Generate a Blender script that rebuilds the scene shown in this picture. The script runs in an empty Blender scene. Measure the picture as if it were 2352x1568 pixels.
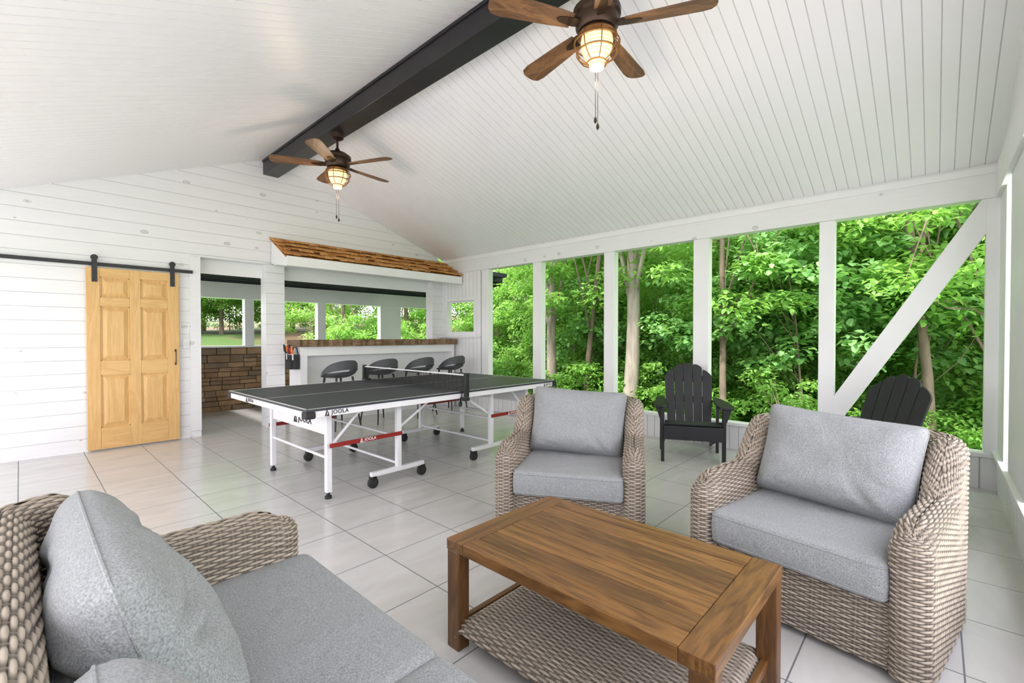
import bpy, bmesh, math, random
import numpy as np
from mathutils import Vector, Matrix, noise
random.seed(7); rng = np.random.default_rng(7)
S = bpy.context.scene; C = S.collection
PI = math.pi
def R(a): return math.radians(a)

# ------------------------------------------------------------------ materials
class NT:
    def __init__(s, name):
        s.m = bpy.data.materials.new(name); s.m.use_nodes = True
        s.t = s.m.node_tree; s.b = s.t.nodes['Principled BSDF']; s.out = s.t.nodes['Material Output']
    def n(s, typ, **kw):
        x = s.t.nodes.new(typ)
        for k, v in kw.items():
            if not k.startswith('i_'): setattr(x, k, v)
        for k, v in kw.items():
            if k.startswith('i_'): s.put(x, k[2:], v)
        return x
    def put(s, node, key, v):
        k = node.inputs[int(key)] if key.isdigit() else node.inputs[key]
        if isinstance(v, bpy.types.NodeSocket): s.t.links.new(v, k)
        else: k.default_value = v
    def ma(s, op, a, b=0.0, c=None):
        x = s.t.nodes.new('ShaderNodeMath'); x.operation = op
        s.put(x, '0', a); s.put(x, '1', b)
        if c is not None: s.put(x, '2', c)
        return x.outputs[0]
    def cl(s, a): return s.ma('MINIMUM', s.ma('MAXIMUM', a, 0.0), 1.0)
    def mix(s, f, a, b):
        x = s.t.nodes.new('ShaderNodeMix'); x.data_type = 'RGBA'
        s.put(x, '0', f)
        for i, v in ((6, a), (7, b)):
            if isinstance(v, bpy.types.NodeSocket): s.t.links.new(v, x.inputs[i])
            else: x.inputs[i].default_value = (*v, 1)
        return x.outputs[2]
    def coords(s, stretch=(1,1,1), off=(0,0,0)):
        tc = s.n('ShaderNodeTexCoord'); mp = s.n('ShaderNodeMapping')
        s.t.links.new(tc.outputs['Object'], mp.inputs['Vector']); mp.inputs['Scale'].default_value = stretch; mp.inputs['Location'].default_value = off
        return mp.outputs[0]
    def base(s, v): s.t.links.new(v, s.b.inputs['Base Color'])
    def bump(s, h, st=.3, d=.01):
        x = s.n('ShaderNodeBump'); x.inputs['Strength'].default_value = st; x.inputs['Distance'].default_value = d
        s.t.links.new(h, x.inputs['Height']); s.t.links.new(x.outputs[0], s.b.inputs['Normal'])

def plain(name, c1, c2=None, scale=6, rough=.55, metal=0, bump=0, stretch=(1,1,1), bscale=None, spec=None):
    q = NT(name); c2 = c2 or tuple(x*.88 for x in c1)
    v = q.coords(stretch)
    n = q.n('ShaderNodeTexNoise', i_Vector=v, i_Scale=scale, i_Detail=4.0)
    q.base(q.mix(q.cl(q.ma('MULTIPLY_ADD', n.outputs['Fac'], 2.2, -.6)), c1, c2))
    q.b.inputs['Roughness'].default_value = rough; q.b.inputs['Metallic'].default_value = metal
    if spec is not None: q.b.inputs['Specular IOR Level'].default_value = spec
    if bump:
        n2 = q.n('ShaderNodeTexNoise', i_Vector=v, i_Scale=bscale or scale*4, i_Detail=3.0)
        q.bump(n2.outputs['Fac'], bump, .01)
    return q.m

def wood(name, c1, c2, stretch=(1,1,1), scale=14, rough=.4, dist=3.0, bump=.1, off=(0,0,0), knots=0):
    q = NT(name); v = q.coords(stretch, off)
    n1 = q.n('ShaderNodeTexNoise', i_Vector=v, i_Scale=scale*.35, i_Detail=3.0, i_Distortion=1.2)
    n2 = q.n('ShaderNodeTexNoise', i_Vector=v, i_Scale=scale*4, i_Detail=4.0)
    w = q.ma('SINE', q.ma('MULTIPLY', n1.outputs['Fac'], 30.0*dist/3))
    f = q.ma('MULTIPLY_ADD', w, .24, .35)
    f = q.ma('ADD', f, q.ma('MULTIPLY_ADD', n2.outputs['Fac'], 1.0, -.35))
    if knots:
        vo = q.n('ShaderNodeTexVoronoi', i_Vector=v, i_Scale=knots)
        f = q.ma('ADD', f, q.cl(q.ma('MULTIPLY_ADD', vo.outputs['Distance'], -9.0, 1.3)))
    f = q.cl(f)
    q.base(q.mix(f, c1, c2)); q.b.inputs['Roughness'].default_value = rough
    if bump: q.bump(f, bump, .004)
    return q.m

M = {}
M['white'] = plain('white_paint', (.87,.87,.875), (.82,.82,.83), 3, .45)
M['groove'] = plain('groove_shade_grey', (.68,.68,.70), (.63,.63,.65), 3, .7)  # darker grey painted in as shade inside the ceiling grooves
M['wgroove'] = plain('wall_groove_shade_grey', (.70,.70,.71), (.65,.65,.66), 3, .7)  # same for the wall boards: groove shade put into the colour
M['ceil'] = plain('ceiling_vinyl', (.885,.885,.89), (.87,.87,.88), 2, .38)
def shiplap():
    q = NT('knotty_shiplap'); v = q.coords((1,1,1)); sp = q.n('ShaderNodeSeparateXYZ', i_Vector=v)
    cb = q.n('ShaderNodeCombineXYZ', i_X=q.ma('ADD', sp.outputs[0], q.ma('MULTIPLY', sp.outputs[1], 1.3)), i_Y=q.ma('MULTIPLY', sp.outputs[2], 1.7))
    vo = q.n('ShaderNodeTexVoronoi', voronoi_dimensions='2D', i_Vector=cb.outputs[0], i_Scale=2.3)
    sep = q.n('ShaderNodeSeparateColor'); q.t.links.new(vo.outputs['Color'], sep.inputs[0])
    rad = q.ma('MULTIPLY_ADD', sep.outputs[0], .18, -.066)
    k = q.cl(q.ma('MULTIPLY', q.ma('SUBTRACT', rad, vo.outputs['Distance']), 50.0))
    ring = q.ma('MULTIPLY_ADD', q.ma('SINE', q.ma('MULTIPLY', vo.outputs['Distance'], 110.0)), .28, .42)
    n = q.n('ShaderNodeTexNoise', i_Vector=q.coords((1,1,9)), i_Scale=4.0, i_Detail=4.0)
    b = q.mix(n.outputs['Fac'], (.84,.84,.845), (.78,.78,.79))
    q.base(q.mix(q.ma('MULTIPLY', k, ring), b, (.36,.35,.33)))
    q.b.inputs['Roughness'].default_value = .42
    return q.m
M['ship'] = shiplap()
def tile():
    q = NT('porcelain_tile'); v = q.coords()
    sp = q.n('ShaderNodeSeparateXYZ', i_Vector=v)
    T = .49; g = .0062
    ids = []; ds = []
    for ax, off in ((0, -.02), (1, 1.87)):
        a = q.ma('DIVIDE', q.ma('SUBTRACT', sp.outputs[ax], off), T)
        ids.append(q.ma('FLOOR', a)); fr = q.ma('FRACT', a)
        ds.append(q.ma('MINIMUM', fr, q.ma('SUBTRACT', 1.0, fr)))
    d = q.ma('MINIMUM', ds[0], ds[1]); gm = q.ma('LESS_THAN', d, g)
    cb = q.n('ShaderNodeCombineXYZ', i_X=ids[0], i_Y=ids[1])
    wn = q.n('ShaderNodeTexWhiteNoise', i_Vector=cb.outputs[0]) 
    mp = q.n('ShaderNodeVectorMath', operation='ADD'); 
    sc = q.n('ShaderNodeVectorMath', operation='SCALE'); q.t.links.new(wn.outputs['Color'], sc.inputs[0]); sc.inputs['Scale'].default_value = 9
    st = q.n('ShaderNodeMapping', i_Vector=v); st.inputs['Scale'].default_value = (1.0,2.6,1); st.inputs['Rotation'].default_value = (0,0,.5)
    q.t.links.new(st.outputs[0], mp.inputs[0]); q.t.links.new(sc.outputs[0], mp.inputs[1])
    n = q.n('ShaderNodeTexNoise', i_Vector=mp.outputs[0], i_Scale=2.2, i_Detail=7.0, i_Distortion=1.2)
    f = q.cl(q.ma('MULTIPLY_ADD', n.outputs['Fac'], 2.6, -.85))
    c = q.mix(f, (.63,.62,.60), (.545,.53,.505))
    c = q.mix(q.ma('MULTIPLY', wn.outputs['Value'], .3), c, (.60,.59,.57))
    q.base(q.mix(gm, c, (.16,.165,.175)))
    q.put(q.b, 'Roughness', q.ma('MULTIPLY_ADD', gm, .5, .2))
    q.bump(q.ma('SUBTRACT', 1.0, gm), .3, .003)
    return q.m
M['tile'] = tile()
M['black'] = plain('black_metal', (.012,.012,.014), (.018,.018,.02), 10, .4)
M['beam'] = plain('black_beam_paint', (.010,.010,.013), (.020,.018,.019), 3, .38)
M['poly'] = plain('black_poly_lumber', (.008,.009,.011), (.014,.015,.018), 20, .5, bump=.1, stretch=(4,4,1))
M['tt'] = plain('dark_table_top', (.036,.040,.050), (.030,.034,.042), 4, .5)
M['ttline'] = plain('table_line_white', (.85,.85,.85), None, 4, .5)
M['steel'] = plain('white_powder_coat', (.82,.82,.84), (.77,.77,.79), 5, .35)
M['red'] = plain('red_paint', (.30,.018,.013), (.25,.014,.011), 6, .4)
M['rubber'] = plain('black_rubber', (.012,.012,.012), (.02,.02,.02), 20, .6)
M['netm'] = plain('net_mesh_black', (.012,.012,.016), None, 20, .8)
M['pine'] = wood('yellow_pine', (.76,.49,.20), (.62,.36,.125), (3.2,3.2,.35), 8, .45, 3)
M['pineh'] = wood('yellow_pine_cross', (.76,.49,.20), (.62,.36,.125), (.35,3.2,3.2), 8, .45, 3)
for i in range(3):
    a = (.255,.20,.29)[i]
    M['teak%d' % i] = wood('stained_teak_plank_%s' % 'warm dark light'.split()[i], (a,a*.47,a*.125), (a*.27,a*.11,a*.028), (3.6,.34,3), 9, .36, 3, off=(i*7.3,i*3.1,0), knots=1.6)
M['teakx'] = wood('stained_teak_cross', (.23,.108,.029), (.07,.029,.009), (.34,3.6,3), 9, .36, 3)
M['teakz'] = wood('stained_teak_upright', (.18,.083,.023), (.065,.027,.009), (3.6,3.6,.34), 9, .38, 3)
M['live'] = wood('live_edge_slab_wood', (.30,.18,.09), (.07,.04,.02), (.4,3,6), 8, .5, 3, .4)
M['shake'] = wood('cedar_shake_wood', (.66,.30,.08), (.30,.12,.03), (4,.6,.6), 7, .7, 3, .4)
M['shake2'] = wood('cedar_shake_pale', (.80,.44,.15), (.48,.21,.06), (4,.6,.6), 9, .7, 3, .4)
M['blade'] = wood('fan_blade_wood', (.24,.125,.055), (.07,.035,.018), (.8,5,5), 8, .5, 2, .2)
M['bronze'] = plain('aged_bronze', (.035,.022,.015), (.07,.04,.022), 14, .42, .6)
M['copper'] = plain('warm_cage_metal', (.24,.12,.045), (.34,.18,.07), 14, .35, .8)
M['stoolg'] = plain('grey_moulded_seat', (.075,.08,.088), (.062,.067,.075), 8, .6)
M['darkceil'] = plain('dark_ribbed_metal', (.045,.048,.056), (.052,.055,.063), 4, .8, spec=.1)
M['darkgr'] = plain('dark_ribbed_shadow', (.004,.004,.005), None, 4, .9, spec=.05)
M['grout'] = plain('stone_mortar', (.09,.065,.05), (.06,.045,.035), 14, .9)
for i, (a, b) in enumerate([((.42,.26,.145),(.27,.16,.085)), ((.36,.22,.13),(.22,.135,.08)), ((.50,.33,.19),(.34,.21,.12)), ((.30,.21,.14),(.20,.14,.095))]):
    M['st%d' % i] = plain('stacked_stone_%s' % 'tan brown sand umber'.split()[i], a, b, 9, .85, bump=.7, bscale=25)
def fabric():
    q = NT('grey_heather_fabric'); v = q.coords()
    n = q.n('ShaderNodeTexNoise', i_Vector=v, i_Scale=230.0, i_Detail=3.0)
    n2 = q.n('ShaderNodeTexNoise', i_Vector=v, i_Scale=3.0, i_Detail=3.0)
    n3 = q.n('ShaderNodeTexNoise', i_Vector=v, i_Scale=9.0, i_Detail=5.0, i_Distortion=1.5)
    c = q.mix(q.cl(q.ma('MULTIPLY_ADD', n.outputs['Fac'], 2.6, -.8)), (.17,.18,.185), (.37,.382,.388))
    c = q.mix(q.ma('MULTIPLY', n2.outputs['Fac'], .3), c, (.23,.243,.248))
    q.base(c); q.b.inputs['Roughness'].default_value = .95
    q.b.inputs['Sheen Weight'].default_value = .1
    q.bump(q.ma('ADD', q.ma('MULTIPLY', n.outputs['Fac'], .12), n3.outputs['Fac']), .45, .018)
    return q.m
M['fabric'] = fabric()
def wick():
    q = NT('woven_resin_wicker')
    a = q.n('ShaderNodeAttribute', attribute_name='wh'); r = q.n('ShaderNodeAttribute', attribute_name='wr')
    n = q.n('ShaderNodeTexNoise', i_Vector=q.coords(), i_Scale=60.0, i_Detail=2.0)
    c = q.mix(r.outputs['Fac'], (.26,.21,.16), (.50,.43,.345))
    c = q.mix(q.ma('MULTIPLY', n.outputs['Fac'], .5), c, (.36,.305,.245))
    f = q.cl(q.ma('MULTIPLY_ADD', a.outputs['Fac'], 2.1, -.40))
    q.base(q.mix(f, (.025,.018,.014), c)); q.b.inputs['Roughness'].default_value = .6  # low weave drawn near black: shade between strands put into the colour
    return q.m
M['wick'] = wick()
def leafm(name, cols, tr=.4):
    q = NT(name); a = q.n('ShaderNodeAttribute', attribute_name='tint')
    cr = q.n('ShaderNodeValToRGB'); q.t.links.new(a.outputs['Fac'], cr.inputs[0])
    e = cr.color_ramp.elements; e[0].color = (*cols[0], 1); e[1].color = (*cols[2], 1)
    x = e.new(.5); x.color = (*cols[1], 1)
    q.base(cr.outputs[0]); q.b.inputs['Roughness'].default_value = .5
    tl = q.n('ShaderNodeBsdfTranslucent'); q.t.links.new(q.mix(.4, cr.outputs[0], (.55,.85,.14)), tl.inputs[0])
    ms = q.n('ShaderNodeMixShader'); ms.inputs[0].default_value = tr
    q.t.links.new(q.b.outputs[0], ms.inputs[1]); q.t.links.new(tl.outputs[0], ms.inputs[2]); q.t.links.new(ms.outputs[0], q.out.inputs[0])
    return q.m
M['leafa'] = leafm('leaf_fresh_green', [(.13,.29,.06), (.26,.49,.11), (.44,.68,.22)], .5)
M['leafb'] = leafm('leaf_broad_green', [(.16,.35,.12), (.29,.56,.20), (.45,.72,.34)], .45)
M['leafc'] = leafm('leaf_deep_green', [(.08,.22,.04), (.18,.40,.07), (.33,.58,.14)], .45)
M['barkl'] = plain('pale_bark', (.46,.41,.35), (.22,.18,.15), 5, .9, bump=.8, stretch=(2,2,.5))
M['barkd'] = plain('dark_bark', (.28,.21,.16), (.14,.105,.08), 6, .9, bump=.8, stretch=(2,2,.5))
M['bounce'] = plain('pale_bounce_slab', (.62,.60,.59), (.54,.53,.52), 2, .8)  # pale neutral tone for the added slab that bounces light indoors
def groundm():
    q = NT('forest_ground'); v = q.coords()
    sp = q.n('ShaderNodeSeparateXYZ', i_Vector=v)
    n = q.n('ShaderNodeTexNoise', i_Vector=v, i_Scale=.35, i_Detail=6.0)
    n2 = q.n('ShaderNodeTexNoise', i_Vector=v, i_Scale=9.0, i_Detail=5.0)
    g = q.mix(n2.outputs['Fac'], (.08,.24,.03), (.20,.42,.07))
    f = q.cl(q.ma('MULTIPLY_ADD', n.outputs['Fac'], 7.0, -3.0))
    lawn = q.mix(f, (.055,.105,.018), (.14,.085,.05))
    k = q.cl(q.ma('MULTIPLY_ADD', sp.outputs[1], .3, -3.2))
    q.base(q.mix(k, g, lawn)); q.b.inputs['Roughness'].default_value = 1
    q.bump(n2.outputs['Fac'], .8, .05)
    return q.m
M['ground'] = groundm()
def glow():
    q = NT('lit_ribbed_glass'); v = q.coords((1,1,1))
    w = q.n('ShaderNodeTexWave', i_Vector=v, i_Scale=14.0); w.bands_direction = 'Z'
    q.base(q.mix(w.outputs['Fac'], (1,.72,.36), (1,.86,.62)))
    q.t.links.new(q.mix(w.outputs['Fac'], (1,.50,.14), (1,.78,.45)), q.b.inputs['Emission Color'])
    q.b.inputs['Emission Strength'].default_value = .7; q.b.inputs['Roughness'].default_value = .15
    return q.m
M['glow'] = glow()
M['orange'] = plain('orange_grip', (.75,.18,.03), None, 10, .4)
M['canvas'] = plain('black_canvas', (.02,.02,.023), (.04,.04,.04), 60, .9, bump=.4)
M['plate'] = plain('white_plastic', (.80,.80,.79), None, 5, .3)

# ------------------------------------------------------------------ mesh helpers
def link(o, parent=None):
    C.objects.link(o)
    if parent: o.parent = parent
    return o
class MB:
    def __init__(s): s.v = []; s.f = []; s.m = []
    def add(s, vs, fs, mi=0, T=None):
        b = len(s.v)
        for p in vs:
            p = Vector(p)
            s.v.append(tuple(T @ p) if T is not None else tuple(p))
        for f in fs: s.f.append(tuple(i+b for i in f)); s.m.append(mi)
        return s
    def box(s, x0, x1, y0, y1, z0, z1, mi=0, T=None):
        return s.add([(x0,y0,z0),(x1,y0,z0),(x1,y1,z0),(x0,y1,z0),(x0,y0,z1),(x1,y0,z1),(x1,y1,z1),(x0,y1,z1)],
              [(0,3,2,1),(4,5,6,7),(0,1,5,4),(1,2,6,5),(2,3,7,6),(3,0,4,7)], mi, T)
    def bar(s, p, q, w, h, up=(0,0,1), mi=0):
        p = Vector(p); q = Vector(q); d = (q-p); L = d.length; d.normalize()
        side = d.cross(Vector(up)).normalized(); u = side.cross(d)
        T = Matrix(((d.x,side.x,u.x,p.x),(d.y,side.y,u.y,p.y),(d.z,side.z,u.z,p.z),(0,0,0,1)))
        return s.box(0, L, -w/2, w/2, -h/2, h/2, mi, T)
    def tube(s, pts, r, n=8, mi=0, closed=False):
        P = [Vector(p) for p in pts]; N = len(P)
        rs = r if isinstance(r, (list, tuple)) else [r]*N
        up = None; vs = []
        for i in range(N):
            a = P[(i-1) % N] if (i or closed) else P[0]; b = P[(i+1) % N] if (i < N-1 or closed) else P[-1]
            d = (b-a).normalized()
            if up is None: up = d.orthogonal().normalized()
            up = (up - d*up.dot(d))
            up = up.normalized() if up.length > 1e-6 else d.orthogonal().normalized()
            w = d.cross(up)
            for k in range(n):
                t = 2*PI*k/n; vs.append(P[i] + (up*math.cos(t)+w*math.sin(t))*rs[i])
        fs = []
        for i in range(N if closed else N-1):
            j = (i+1) % N
            for k in range(n):
                k2 = (k+1) % n; fs.append((i*n+k, i*n+k2, j*n+k2, j*n+k))
        if not closed: fs += [tuple(range(n-1,-1,-1)), tuple((N-1)*n+k for k in range(n))]
        return s.add(vs, fs, mi)
    def lathe(s, prof, c=(0,0,0), n=24, mi=0, T=None):
        vs = []; fs = []
        for r, z in prof:
            for k in range(n):
                t = 2*PI*k/n; vs.append((c[0]+r*math.cos(t), c[1]+r*math.sin(t), c[2]+z))
        m = len(prof)
        for i in range(m-1):
            for k in range(n):
                k2 = (k+1) % n; fs.append((i*n+k, i*n+k2, (i+1)*n+k2, (i+1)*n+k))
        fs += [tuple(range(n-1,-1,-1)), tuple((m-1)*n+k for k in range(n))]
        return s.add(vs, fs, mi, T)
    def prism(s, poly, z0, z1, mi=0, T=None):
        n = len(poly)
        vs = [(x,y,z0) for x, y in poly] + [(x,y,z1) for x, y in poly]
        fs = [tuple(range(n-1,-1,-1)), tuple(range(n,2*n))] + [(i,(i+1)%n,n+(i+1)%n,n+i) for i in range(n)]
        return s.add(vs, fs, mi, T)
    def build(s, name, mats, parent=None, smooth=False, bevel=0, recalc=True):
        me = bpy.data.meshes.new(name); me.from_pydata(s.v, [], s.f)
        if not isinstance(mats, (list, tuple)): mats = [mats]
        for m in mats: me.materials.append(m)
        me.polygons.foreach_set('material_index', s.m)
        if recalc:
            bm = bmesh.new(); bm.from_mesh(me); bmesh.ops.recalc_face_normals(bm, faces=bm.faces); bm.to_mesh(me); bm.free()
        if smooth:
            me.polygons.foreach_set('use_smooth', [True]*len(me.polygons)); me.set_sharp_from_angle(angle=.7)
        o = bpy.data.objects.new(name, me); link(o, parent)
        if bevel:
            b = o.modifiers.new('bevel', 'BEVEL'); b.width = bevel; b.segments = 2; b.limit_method = 'ANGLE'
        return o
def fast(name, V, F, mat, parent=None, attrs=None, smooth=True):
    me = bpy.data.meshes.new(name); F = np.asarray(F, dtype=np.int32); n, k = F.shape
    me.vertices.add(len(V)); me.vertices.foreach_set('co', np.asarray(V, dtype=np.float32).ravel())
    me.loops.add(n*k); me.loops.foreach_set('vertex_index', F.ravel())
    me.polygons.add(n); me.polygons.foreach_set('loop_start', np.arange(0, n*k, k, dtype=np.int32))
    try: me.polygons.foreach_set('loop_total', np.full(n, k, dtype=np.int32))
    except Exception: pass
    me.update(calc_edges=True); me.validate()
    me.materials.append(mat)
    if smooth: me.polygons.foreach_set('use_smooth', np.ones(n, dtype=bool))
    for nm, (dom, arr) in (attrs or {}).items():
        a = me.attributes.new(nm, 'FLOAT', dom); a.data.foreach_set('value', np.asarray(arr, dtype=np.float32).ravel())
    o = bpy.data.objects.new(name, me); link(o, parent); return o
def thing(name, label, cat, loc=(0,0,0), rotz=0, group=None):
    o = bpy.data.objects.new(name, None); C.objects.link(o); o.location = loc; o.rotation_euler = (0,0,rotz)
    o.empty_display_size = .1
    o['label'] = label; o['category'] = cat
    if group: o['group'] = group
    return o
def st(o): o['kind'] = 'structure'; return o
def copy_tree(o, parent=None):
    c = o.copy(); C.objects.link(c); c.parent = parent
    for ch in list(o.children): copy_tree(ch, c)
    return c
def dup(o, label, loc, rotz, group=None, scale=None):
    c = copy_tree(o); c.location = loc; c.rotation_euler = (0,0,rotz); c['label'] = label
    if group: c['group'] = group
    if scale: c.scale = scale
    return c
def planks(mb, O, A, B, Lb, ends, pitch, gw, gd, N, mi=0, mg=1, start=0.0):
    O = Vector(O); A = Vector(A).normalized(); B = Vector(B).normalized(); N = Vector(N).normalized()
    bs = [(0,0)]; k = math.ceil((0-start)/pitch)
    while True:
        b = start+k*pitch; k += 1
        if b <= gw: continue
        if b >= Lb-gw: break
        bs += [(b-gw/2,0),(b,gd),(b+gw/2,0)]
    bs.append((Lb,0))
    e = ends if callable(ends) else (lambda b: ends)
    for (b0,d0),(b1,d1) in zip(bs[:-1], bs[1:]):
        a0,a1 = e(b0); c0,c1 = e(b1)
        p = [O+A*a0+B*b0-N*d0, O+A*a1+B*b0-N*d0, O+A*c1+B*b1-N*d1, O+A*c0+B*b1-N*d1]
        f = (0,1,2,3)
        nn = (p[1]-p[0]).cross(p[2]-p[0])
        if nn.dot(N) < 0: f = (3,2,1,0)
        mb.add(p, [f], mg if (d0 or d1) else mi)

# ------------------------------------------------------------------ room shell
XR = 5.5; YB = 6.9; YF = -.376; XL = -1.6; RX = 2.43; RZ = 3.77; ZE = 2.70
SL = .397; SR = (RZ-ZE)/(XR-RX); ZL = RZ-SL*(RX-XL)
m = MB(); m.box(XL-.1, XR+.12, YF-.12, YB, -.12, 0); m.box(1.2, 7.2, YB, 9.2, -.12, 0)
st(m.build('floor', M['tile']))
m = MB()
aL = Vector((RX-XL, 0, RZ-ZL)); aR = Vector((XR-RX, 0, ZE-RZ)); Ly = YB-YF
planks(m, (XL,YF,ZL), aL, (0,1,0), Ly, (0,aL.length), .092, .007, .004, (SL,0,-1))
planks(m, (RX,YF,RZ), aR, (0,1,0), Ly, (0,aR.length), .092, .007, .004, (-SR,0,-1))
y0, y1 = YF-.2, YB+.12  # unseen roof slab added over the planks to block the sun
m.add([(XL-.3,y0,ZL-.12+.1),(RX,y0,RZ+.05),(XR+.3,y0,ZE-.10+.06),(XR+.3,y0,ZE+.08),(RX,y0,RZ+.2),(XL-.3,y0,ZL+.06),
       (XL-.3,y1,ZL-.12+.1),(RX,y1,RZ+.05),(XR+.3,y1,ZE-.10+.06),(XR+.3,y1,ZE+.08),(RX,y1,RZ+.2),(XL-.3,y1,ZL+.06)],
      [(0,1,7,6),(1,2,8,7),(2,3,9,8),(3,4,10,9),(4,5,11,10),(5,0,6,11),(0,5,4,1),(1,4,3,2),(6,7,10,11),(7,8,9,10)], 0)
st(m.build('ceiling', [M['ceil'], M['groove']], recalc=False))
m = MB(); m.box(RX-.1, RX+.1, YF+.01, YB-.005, 3.53, 3.76); m.box(RX-.112, RX-.1, YF+.01, YB-.005, 3.70, 3.735)
st(m.build('ceiling_beam', M['beam'], bevel=.004))
m = MB(); OT = 2.293; OX = 1.578
planks(m, (0,YB,0), (1,0,0), (0,0,1), OT, (XL,OX), .145, .007, .005, (0,-1,0))
planks(m, (0,YB,OT), (1,0,0), (0,0,1), RZ-OT, lambda b: (max(XL, RX-(RZ-OT-b)/SL), min(XR, RX+(RZ-OT-b)/SR)), .145, .007, .005, (0,-1,0), start=.145-(OT % .145))
for c0, c1 in ((2.358,2.608),(5.25,5.5)):
    planks(m, (0,YB,0), (1,0,0), (0,0,1), OT, (c0,c1), .145, .007, .005, (0,-1,0))
    m.box(c0+.002, c1-.002, YB+.008, YB+.2, 0, OT)
    planks(m, (c0,YB,0), (0,1,0), (0,0,1), OT, (0,.2), .145, .007, .005, (-1,0,0))
m.box(XL, OX, YB+.008, YB+.15, 0, OT)
m.box(XL, XR, YB+.008, YB+.15, OT, 2.45)
m.add([(XL,YB+.15,2.1),(XR,YB+.15,2.1),(XR,YB+.15,ZE),(RX,YB+.15,RZ),(XL,YB+.15,ZL)], [(0,1,2,3,4)])
m.box(OX, XR, YB, YB+.15, OT-.004, OT)
st(m.build('wall_back', [M['ship'], M['wgroove']], recalc=False))
st(MB().box(OX-.12, OX, YB-.02, YB-.001, .08, OT).build('trim_1', M['ship'], bevel=.003))
st(MB().box(OX-.02, 2.36, YB-.018, YB-.001, OT, OT+.02).build('trim_2', M['white']))
st(MB().box(XL, OX-.12, YB-.014, YB-.001, .0, .03).build('baseboard_back', M['white'], bevel=.003))
m = MB(); KH = .27
planks(m, (XR,YF,0), (0,0,1), (0,1,0), YB-YF, (0,KH), .10, .010, .008, (-1,0,0))
m.box(XR+.01, XR+.11, YF, YB, 0, KH)
W0, W1, WZ0, WZ1 = 6.02, 6.76, 1.33, 1.92
YS = 5.85
planks(m, (XR,YS,KH), (0,0,1), (0,1,0), YB-YS, (0,WZ0-KH), .10, .010, .008, (-1,0,0))
planks(m, (XR,YS,WZ1), (0,0,1), (0,1,0), YB-YS, (0,2.44-WZ1), .10, .010, .008, (-1,0,0))
m.box(XR+.01, XR+.1, YS, YB, KH, WZ0); m.box(XR+.01, XR+.1, YS, YB, WZ1, 2.44)
m.box(XR, XR+.1, YS, W0, WZ0, WZ1); m.box(XR, XR+.1, W1, YB, WZ0, WZ1)
st(m.build('wall_right', [M['white'], M['wgroove']], recalc=False))
w = st(MB().box(XR-.02, XR, W0-.05, W1+.05, WZ0-.05, WZ0).box(XR-.02, XR, W0-.05, W1+.05, WZ1, WZ1+.05).box(XR-.02, XR, W0-.05, W0, WZ0, WZ1).box(XR-.02, XR, W1, W1+.05, WZ0, WZ1).box(XR+.04, XR+.05, W0, W1, WZ0, WZ0+.03).box(XR+.04,XR+.05,W0,W1,WZ1-.03,WZ1).build('window_1', M['white'], bevel=.002))
MB().box(XR-.08, XR+.02, YS, YB-.02, WZ0-.08, WZ0-.055).build('window_sill', M['white'], w, bevel=.004)
st(MB().box(XR-.03, XR+.12, YF, YB-.01, KH, KH+.035).build('trim_3', M['white'], bevel=.004))
st(MB().box(XR-.02, XR+.12, YF, YB-.01, 2.43, 2.72).build('trim_4', M['ship'], bevel=.004))
st(MB().box(XR-.035, XR-.02, YF, YB-.01, 2.63, 2.69).build('trim_5', M['white'], bevel=.004))
k = 6
for yc, wd in ((5.74,.17),(4.57,.17),(3.29,.16),(2.05,.18),(.81,.13),(YF+.02,.12)):
    st(MB().box(XR-.005, XR+.105, yc-wd/2, yc+wd/2, KH+.035, 2.43).build('trim_%d' % k, M['white'], bevel=.004)); k += 1
m = MB(); m.bar((XR+.05,.93,.20), (XR+.05,-.42,2.52), .07, .17, up=(0,1,0))
st(m.build('trim_%d' % k, M['white'], bevel=.004)); k += 1
m = MB(); planks(m, (XL,YF,0), (0,0,1), (1,0,0), XR-XL, (0,KH+.03), .10, .01, .008, (0,1,0)); m.box(XL, XR, YF-.1, YF-.01, 0, KH+.03)
g5 = [(-.5,2.44),(XR,2.44),(XR,ZE+.1),(RX,RZ+.1),(-.5,RZ-SL*(RX+.5)+.1)]
m.add([(x,YF+.005,z) for x,z in g5]+[(x,YF-.1,z) for x,z in g5], [(0,1,2,3,4),(9,8,7,6,5)]+[(i,(i+1)%5,5+(i+1)%5,5+i) for i in range(5)])
st(m.build('wall_front', [M['white'], M['wgroove']], recalc=False))
st(MB().box(-.5, XR-.02, YF-.1, YF+.03, 2.42, 2.68).build('trim_%d' % k, M['white'], bevel=.004)); k += 1
st(MB().box(XL, XR, YF-.1, YF+.03, KH+.03, KH+.065).build('trim_%d' % k, M['white'], bevel=.004)); k += 1
for x, h_ in ((5.26,.22),(4.3,.42),(3.2,.06),(1.9,.06),(.6,.06),(-.62,.06)):
    st(MB().box(x-h_, x+h_, YF-.1, YF+.0, KH+.065, 2.42).build('trim_%d' % k, M['white'], bevel=.004)); k += 1
m = MB(); m.box(XL-.1, XL, YF, YB, 0, KH); m.box(XL-.1, XL, YF, YB, 2.08, ZL+.02)
for y in (.9, 2.2, 3.5, 4.8, 6.1): m.box(XL-.1, XL, y-.05, y+.05, KH, 2.08)
st(m.build('wall_left', M['white']))  # unseen wall, set far out so its low eave keeps sun off the sofa
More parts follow.
